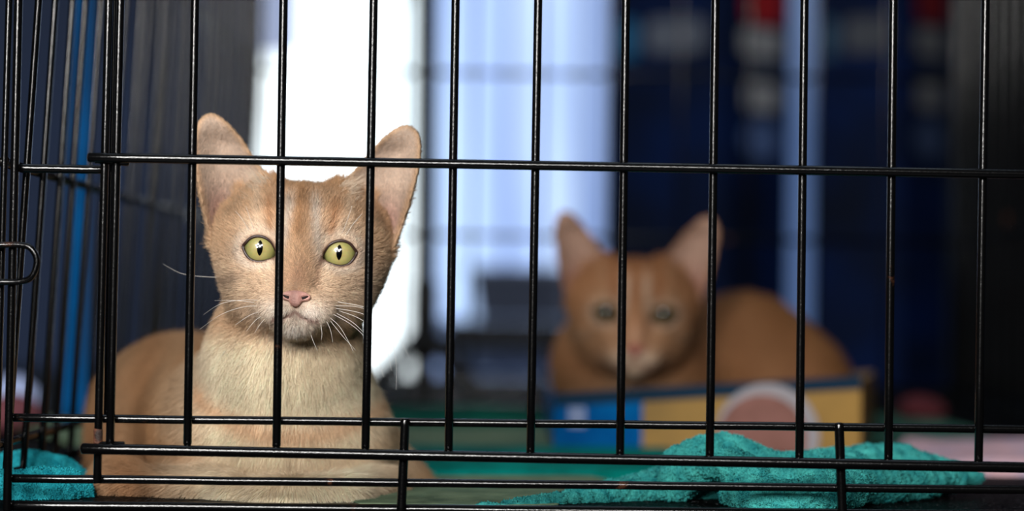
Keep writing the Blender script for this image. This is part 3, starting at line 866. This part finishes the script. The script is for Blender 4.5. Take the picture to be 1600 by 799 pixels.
# ---- the near cat, lying up against the wires
def mmP(px, py, Y): return P(px, py, Y/1000.)*1000
T1 = mmP(468.5, 392.5, 34); X1 = (rot(math.radians(2.3), 0, math.radians(3)), T1, 1.0)
def body1(f):

    hb = X1[0]@np.array([0, 30, -10.])+T1
    q = mmP
    nk = q(443, 565, 74)
    f.cone(hb, nk, 24, 28, 8)                                       # neck
    f.cone(nk, q(443, 655, 92), 27.8, 37, 16)
    f.ell(q(445, 695, 94), (40, 38, 40), 18)                        # chest
    f.ell(q(528, 718, 98), (19, 28, 28), 12)                       # right shoulder
    f.cone(q(570, 710, 112), q(632, 776, 118), 15, 13, 10)          # right elbow
    f.ell(q(345, 720, 95), (26, 34, 40), 12)                        # left shoulder
    f.cone(q(360, 675, 120), q(300, 668, 230), 34, 39, 14)          # trunk
    f.ell(q(283, 655, 205), (39, 50, 39), 12)                       # rump
    f.ell(q(225, 690, 190), (29, 42, 34), 12)                       # haunch
    f.cone(q(190, 750, 170), q(190, 776, 62), 13, 13, 8); f.cone(q(190, 776, 62), q(300, 784, 50), 12, 11, 6)             # hind foot
    # forelegs folded in front of the chest
    f.cone(q(590, 776, 80), q(535, 785, 42), 12, 10, 5)
    f.cone(q(535, 785, 42), q(455, 785, 33), 10, 10, 4)
    f.ell(q(430, 786, 32), (12, 9, 9.5), 2.5)
    f.cone(q(300, 770, 70), q(370, 785, 42), 14, 10, 5); f.cone(q(370, 785, 42), q(400, 787, 38), 10, 9, 4)
    # tail round the far flank
    tl = [q(330, 760, 270), q(480, 770, 250), q(600, 772, 190), q(655, 780, 140)]
    for a_, b_ in zip(tl[:-1], tl[1:]): f.cone(a_, b_, 8.5, 8, 5)
tone1 = (ginger, cream, white, np.array([1., 1., 1.]))
def bc1(p, n):
    # chest cream, flanks ginger, necklace bands on the chest
    x, y, z = p.T
    cx = T1[0]-8
    chest = np.exp(-((x-cx-2)/42)**4)*(1-smooth01(y, 100, 145))
    c0 = LC((.72, .57, .43)); t = np.clip(chest*1.25, 0, 1)[:, None]
    c = c0*(1-t)+LC((1.0, .93, .81))*t
    zz = z-.0009*(x-cx)**2*6
    zc = mmP(468, 672, 60)[2]
    band = np.exp(-((z-(zc+.010*(x-cx-4)**2))/5.0)**2)*(np.abs(x-cx-4) < 40)*(y < 110)
    c = c*(1-.45*band[:, None])+LC((.86, .58, .34))*.45*band[:, None]
    zc2 = mmP(468, 735, 60)[2]
    band = np.exp(-((z-(zc2+.006*(x-cx+8)**2))/5.5)**2)*(y < 110)
    c = c*(1-.25*band[:, None])+LC((.82, .58, .36))*.25*band[:, None]
    pale = np.exp(-((x-cx-18)/14)**2-((z-mmP(520, 560, 60)[2])/14)**2)[:, None]*(y < 95)[:, None]
    c = c*(1-.4*pale)+LC((.92, .82, .68))*.4*pale
    st = .5+.5*np.sin((x*.9+z*.25+6*vnoise(p, 50, 5))*.22)
    f_ = (1-t[:, 0])*st*.30
    return c*(1-f_[:, None])+LC((.68, .44, .24))*f_[:, None]
b0 = mmP(120, 800, 260); 
cat1, V1 = make_cat('near_cat', X1, body1, ((-195, 12, -4), (5, 305, 170)), .85, tone1, 150000, 150000,
    'pale ginger cat with green eyes and big ears, face against the wires at left', .085, bc1)

# ---- the far cat, in the printed carton
T2 = mmP(992, 490, 438); X2 = (rot(math.radians(1.3), math.radians(4)), T2, 1.04)
def body2(f):
    q = mmP
    hb = X2[0]@np.array([0, 30, -12.])*1.04+T2
    f.cone(hb, q(985, 575, 495), 31, 38, 10)
    f.ell(q(977, 568, 488), (43, 32, 34), 14)
    f.ell(q(990, 625, 500), (46, 42, 42), 10)
    f.cone(q(1040, 600, 520), q(1150, 585, 555), 38, 42, 14)
    f.ell(q(1162, 574, 550), (46, 44, 45), 12)
    f.ell(q(1232, 612, 540), (38, 42, 38), 12)
    f.cone(q(945, 640, 470), q(940, 690, 450), 13, 11, 8)
    f.cone(q(1030, 640, 470), q(1035, 690, 450), 13, 11, 8)
    f.cone(q(1290, 660, 520), q(1200, 690, 440), 9, 8, 6)
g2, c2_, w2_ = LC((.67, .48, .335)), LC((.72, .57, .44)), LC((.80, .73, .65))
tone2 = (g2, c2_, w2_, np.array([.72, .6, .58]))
def bc2(p, n):
    x, y, z = p.T
    t = (np.exp(-((x-T2[0])/34)**2)*(1-smooth01(y, 490, 540)))[:, None]
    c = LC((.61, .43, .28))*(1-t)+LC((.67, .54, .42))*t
    st = .5+.5*np.sin((x+z*.4+8*vnoise(p, 60, 9))*.2)
    return c*(1-.2*st[:, None])+LC((.54, .34, .19))*.2*st[:, None]
cat2, V2c = make_cat('far_cat', X2, body2, ((10, 395, -4), (250, 625, 175)), 1.5, tone2, 32000, 30000,
    'darker ginger cat sitting in the printed carton at the back of the crate', .16, bc2, True)

# whiskers of the near cat, each from the pad to the photo's tip
wm = mat('whisker_white', (.93, .91, .88), .35)
def W(pts, r=.0001):
    q = catmull(np.array([P(a, b_, y/1000.) for a, b_, y in pts]), 6)
    V, Fc = tube_geo(q, np.linspace(r, r*.35, len(q)), 6); mesh_obj('whisker', V, Fc, wm, cat1)
for pts in (
    [(528, 472, 26), (575, 482, 22), (610, 505, 24), (640, 560, 30)],
    [(524, 482, 26), (570, 492, 20), (605, 520, 22), (618, 560, 26), (619, 610, 30)],
    [(530, 486, 28), (565, 500, 22), (598, 530, 24), (612, 580, 28)],
    [(518, 490, 25), (545, 505, 20), (568, 525, 18), (590, 560, 20)],
    [(512, 494, 25), (530, 510, 20), (545, 535, 18), (552, 550, 18)],
    [(522, 478, 26), (560, 480, 20), (590, 492, 22)],
    [(508, 498, 25), (516, 515, 20), (520, 535, 20)],
    [(515, 500, 25), (535, 525, 20), (556, 548, 20)],
    [(526, 490, 27), (556, 508, 22), (582, 540, 24), (600, 590, 28)],
    [(486, 524, 22), (490, 535, 18), (496, 548, 18)],
    [(500, 500, 24), (503, 520, 20), (502, 532, 20)],
    [(412, 470, 26), (380, 469, 20), (345, 475, 18), (318, 492, 22)],
    [(412, 478, 26), (380, 480, 20), (345, 492, 20), (312, 515, 24)],
    [(415, 486, 26), (392, 492, 20), (368, 508, 20)],
    [(418, 490, 26), (400, 500, 20), (385, 518, 20)],
    [(420, 493, 26), (408, 505, 20), (398, 520, 20)],
    [(406, 474, 27), (370, 470, 24), (335, 470, 26)],
    [(352, 433, 48), (325, 433, 44), (285, 428, 46), (255, 413, 50)],
    [(392, 366, 34), (380, 345, 30), (368, 330, 30)],
    [(398, 366, 34), (392, 345, 30), (384, 322, 30)],
    [(540, 368, 34), (552, 350, 30), (566, 334, 30)],
    [(534, 366, 34), (542, 346, 30), (550, 322, 30)],
    ): W(pts)

# ================================================================== PRINTED CARTON round the far cat
cart = tag(empty('printed_carton'), 'low open carton printed blue and yellow with a round brown picture', 'box')
YC = .378
def fx(px): return P(px, 650, YC)[0]
def fz(px, py): return P(px, py, YC)[2]
xL, xM, xR_ = fx(866), fx(1004), fx(1345)
zL, zM, zR = fz(866, 626), fz(1004, 617), fz(1345, 599)
yellow = mat('carton_yellow', (.61, .46, .17), .6, var=.1, vscale=30); blue = mat('carton_blue', (.0, .40, .66), .8, spec=.05, color2=(.0, .31, .56), vscale=25)
edge_m = mat('carton_edge', (.08, .18, .26), .8, spec=.1)
def panel(name, x0, z0, x1, z1, y0, y1, material, zb_=.0012):
    V = [(x0, y0, zb_), (x1, y0, zb_), (x1, y1, zb_), (x0, y1, zb_), (x0, y0, z0), (x1, y0, z1), (x1, y1, z1), (x0, y1, z0)]
    return mesh_obj(name, V, box_geo((0, 0, 0), (1, 1, 1))[1], material, cart, smooth=False)
panel('front_panel', xL, zL, xM, zM, YC, YC+.002, blue); panel('front_panel', xM, zM, xR_, zR, YC, YC+.002, yellow)
panel('top_edge', xL, zL+.004, xR_, zR+.004, YC-.0006, YC+.0026, edge_m).data
# only the top strip of the edge is wanted
me = cart.children[-1].data
for i, (x, z) in enumerate(((xL, zL-.0005), (xR_, zR-.0005), (xR_, zR-.0005), (xL, zL-.0005))): me.vertices[i].co.z = z-.003
brownc = mat('carton_inside', (.50, .40, .28), .8)
panel('side_panel', xL, zL, xL+.002, zL, YC+.002, YC+.235, blue); 
o_ = panel('side_panel', xR_-.002, zR, xR_, zR, YC+.002, YC+.235, yellow)
for i in (2, 3, 6, 7): o_.data.vertices[i].co.x += .045
panel('back_panel', xL, zL, xR_+.045, zR, YC+.235, YC+.237, brownc); box('carton_floor', (xL, YC+.002, .0012), (xR_, YC+.235, .0024), brownc, cart)
dc = P(1199, 681, YC); RR = 81*1.42/3950
def disc(name, r, y, material, c=(0, 0)):
    V = []; 
    for i in range(64):
        a = 2*math.pi*i/64; x = dc[0]+c[0]+r*math.cos(a); z = dc[2]+c[1]+r*math.sin(a)
        z = min(max(z, .0013), zM+(zR-zM)*(x-xM)/(xR_-xM)+.004)
        V.append((x, y, z))
    n = len(V); V = V+[(x, YC, z) for x, _, z in V]
    mesh_obj(name, V, [tuple(range(n))[::-1]]+[(i, (i+1) % n, n+(i+1) % n, n+i) for i in range(n)], material, cart, smooth=False)
disc('picture_rim', RR, YC-.0008, mat('plate_white', (.58, .56, .58), .5))
disc('picture_food', RR*.86, YC-.0013, mat('food_brown', (.45, .27, .22), .6, color2=(.52, .33, .29), vscale=60), (-.003, -.002))
box('logo_patch', (fx(888), YC-.0004, fz(888, 668)), (fx(915), YC, fz(888, 636)), mat('logo_pale', (.45, .52, .68), .5), cart)

# ================================================================== THINGS BEHIND THE CRATE
navy = mat('carton_navy', (.03, .07, .15), .7, spec=.1, color2=(.01, .10, .27), vscale=9)
navy2 = mat('carton_navy_side', (.035, .08, .19), .5)
YN = 1.42
def navy_carton(pxL, pxC, pxR, Yc, label, bright):
    """carton seen on its corner: wide face left of pxC, narrow face right of it"""
    root = tag(empty('navy_carton'), label, 'box', None)
    dull = lambda nm, c: mat(nm, tuple(v*bright for v in c), .6)  # print colours scaled down to paint weaker light on the second carton
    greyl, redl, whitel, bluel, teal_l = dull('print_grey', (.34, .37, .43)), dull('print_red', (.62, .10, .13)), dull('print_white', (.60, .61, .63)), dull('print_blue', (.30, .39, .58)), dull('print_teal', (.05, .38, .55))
    sc = (Yc+.9)/3555.
    cx = P(pxC, 450, Yc)[0]; th = math.radians(24)
    wd = (pxC-pxL)*sc/math.cos(th)*1.02; dp = (pxR-pxC)*sc/math.sin(th)*1.0*.62
    th2 = math.radians(40)
    eL = np.array([-math.cos(th), math.sin(th), 0]); eR = np.array([math.cos(th2), math.sin(th2), 0]); dp = (pxR-pxC)*sc/math.cos(th2)*1.05
    c = np.array([cx, Yc, 0.0]); a = c+eL*wd; b = c+eR*dp; d = c+eL*wd+eR*dp
    z0, z1 = -.004, .46
    V = [(*q[:2], z) for z in (z0, z1) for q in (c, b, d, a)]
    mesh_obj('carton_body', V, [(0, 3, 2, 1), (4, 5, 6, 7), (0, 1, 5, 4), (1, 2, 6, 5), (2, 3, 7, 6), (3, 0, 4, 7)], navy, root, smooth=False)
    def decal(name, e, w_, u0_, u1_, py0, py1, material, rnd=False):
        nrm = np.cross(e, [0, 0, 1]); nrm = nrm if nrm[1] < 0 else -nrm
        zz0, zz1 = P(pxC, py1, Yc)[2], P(pxC, py0, Yc)[2]
        o = c+nrm*.001; um, ur = (u0_+u1_)/2, (u1_-u0_)/2; zm, zr = (zz0+zz1)/2, (zz1-zz0)/2
        V = []; N_ = 28
        for i in range(N_):
            t = 2*math.pi*i/N_; cc, ss = math.cos(t), math.sin(t)
            if not rnd: k_ = 1/max(abs(cc), abs(ss)); k_ = min(k_, 1.25); cc, ss = cc*k_*.9, ss*k_*.9
            q = o+e*w_*(um+ur*cc); V.append((q[0], q[1], zm+zr*ss))
        V += [tuple(np.array(v)-nrm*.0009) for v in V]
        mesh_obj(name, V, [tuple(range(N_)), tuple(range(2*N_-1, N_-1, -1))]+[(i, i+N_, (i+1) % N_+N_, (i+1) % N_) for i in range(N_)], material, root, smooth=False)
    decal('title_panel', eL, wd, .14, .68, 22, 82, greyl); decal('corner_flash', eL, wd, .72, .92, 22, 90, teal_l)
    decal('red_badge', eR, dp, .25, .88, -60, 34, redl)
    decal('white_panel', eR, dp, .22, .85, 36, 84, whitel); decal('small_panel', eR, dp, .35, .78, 94, 112, greyl)
    decal('white_panel', eR, dp, .28, .82, 122, 170, whitel); decal('round_emblem', eR, dp, .28, .82, 182, 246, bluel, True)
    return root
navy_carton(948, 1128, 1238, YN, 'tall navy carton with a red badge, standing behind the far cat', 1)
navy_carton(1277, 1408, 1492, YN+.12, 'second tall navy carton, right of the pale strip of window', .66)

# black stand between the windows
ps = tag(empty('pole_stand'), 'black pole stand on a wide foot, behind the crate between the windows', 'stand')
YP = 1.15; a, b_ = P(667, -150, YP), P(662, 640, YP); b_[2] = -.003
blk = mat('stand_black', (.03, .03, .035), .5)
tube('pole', np.array([[a[0], YP, .55], [b_[0], YP, .0]]), .0105, blk, ps)
for dx, dy in ((-.05, -.03), (.05, -.03), (0, .06)):
    tube('foot', [(b_[0], YP, .06), (b_[0]+dx*.5, YP+dy*.5, .03), (b_[0]+dx, YP+dy, .006)], .0085, blk, ps)
tube('clamp', [(b_[0], YP, .055), (b_[0], YP, .10)], .013, blk, ps)

# low dark bench with things on it, in front of the pale window
YS = 1.75
def s3(px, py, Y=YS): return P(px, py, Y)
bn = tag(empty('display_rack'), 'low dark rack in front of the pale window, left of the far cat', 'rack')
bm = mat('rack_dark', (.07, .08, .11), .6)
for py0, py1 in ((500, 542), (596, 606)):
    box('shelf', (s3(690, py0)[0], YS, s3(700, py1)[2]), (s3(945, py0)[0], YS+.12, s3(700, py0)[2]), bm, bn, .003)
for px in (692, 868):
    box('upright', (s3(px, 500)[0], YS, -.0035), (s3(px+14, 500)[0], YS+.12, s3(700, 500)[2]), bm, bn, .002)
box('backboard', (s3(700, 500)[0], YS+.1, 0), (s3(870, 500)[0], YS+.11, s3(700, 545)[2]), mat('rack_board', (.27, .37, .6), .6), bn)
gb = tag(empty('storage_bin'), 'grey-blue storage bin resting on top of the dark rack', 'bin')
q0, q1 = s3(735, 500), s3(925, 430)
V = [(q0[0]+.008, YS+.02, q0[2]+.001), (q1[0]-.008, YS+.02, q0[2]+.001), (q1[0]-.008, YS+.10, q0[2]+.001), (q0[0]+.008, YS+.10, q0[2]+.001), (q0[0], YS+.01, q1[2]), (q1[0], YS+.01, q1[2]), (q1[0], YS+.11, q1[2]), (q0[0], YS+.11, q1[2])]
o = mesh_obj('bin_body', V, box_geo((0, 0, 0), (1, 1, 1))[1], mat('bin_grey', (.30, .34, .44), .6), gb, smooth=False)
box('bin_lid', (q0[0]-.004, YS+.006, q1[2]), (q1[0]+.004, YS+.114, q1[2]+.008), mat('bin_lid_grey', (.45, .50, .60), .5), gb, .003)

# blue banner post and other blurred things to the left
bp_ = tag(empty('banner_post'), 'bright blue narrow banner hanging beyond the left side wires', 'banner')
YL = .62
x0, x1 = P(107, 300, YL)[0], P(137, 300, YL)[0]
bl = mat('banner_blue', (.0, .36, .60), .8, color2=(.0, .28, .48), vscale=12, spec=.1)
V, Fc = [], []
for i, z in enumerate(np.linspace(-.003, .5, 30)):
    for j, x in enumerate(np.linspace(x0, x1, 8)):
        V.append((x+.006*(z-.1), YL+.004*math.sin(j*1.6+z*6), z))
for i in range(29):
    for j in range(7): Fc.append((i*8+j, i*8+j+1, i*8+j+9, i*8+j+8))
o = mesh_obj('banner_cloth', V, Fc, bl, bp_); o.modifiers.new('thick', 'SOLIDIFY').thickness = .003
tube('top_rod', [(x0-.01, YL, .5), (x1+.05, YL, .5)], .004, blk, bp_)
tube('pole', [(x1+.045, YL+.01, -.003), (x1+.045, YL+.01, .5)], .003, blk, bp_)
def cushion(name, c, r, material, label, cat):
    f = Field(np.array(c)-np.array(r)-6, np.array(c)+np.array(r)+6, 2.5); f.ell(c, r, 4); V, Fq = f.mesh()
    V = V+smooth_normals(V, Fq)*((vnoise(V, 30, 8)-.5)*6)[:, None]
    V[:, 2] = np.maximum(V[:, 2], -3.5)
    return tag(mesh_obj(name, V/1000, Fq, material), label, cat)
q = mmP(8, 660, 520); cushion('cloth_bundle', (q[0], q[1], 10), (24, 22, 13), mat('pink_cloth', (.42, .22, .25), .9, bump=.5, bscale=200), 'small pink bundle beyond the left side wires', 'cloth')
q = mmP(22, 640, 700); cushion('cloth_bundle', (q[0], q[1], 12), (20, 20, 14), mat('white_cloth', (.72, .78, .95), .9, bump=.5, bscale=200), 'small white bundle beyond the left side wires', 'cloth')
q = mmP(1440, 660, 700); cushion('toy', (q[0], q[1], 12), (18, 12, 11), mat('red_cloth', (.28, .05, .09), .9, bump=.5, bscale=200), 'small dark red soft toy near the right back of the crate', 'toy')

cab = tag(empty('cabinet'), 'tall near-black cabinet at the right behind the crate', 'cabinet')
YK = 1.62; xa, xb = P(1488, 400, YK)[0], P(1760, 400, YK)[0]
km = mat('cabinet_black', (.07, .075, .085), .7, spec=.1, var=.3, vscale=30)
box('cabinet_body', (xa, YK, -.0038), (xb, YK+.16, .62), km, cab, .004)
for k in range(2):
    d_ = box('cabinet_door', (xa+.004+k*(xb-xa)/2, YK-.008, .01), (xa-.004+(k+1)*(xb-xa)/2, YK, .60), km, cab, .002)
    box('door_handle', (xa+(xb-xa)/2-.012+k*.018, YK-.016, .2), (xa+(xb-xa)/2-.008+k*.018, YK-.008, .28), M_WIRE, d_)
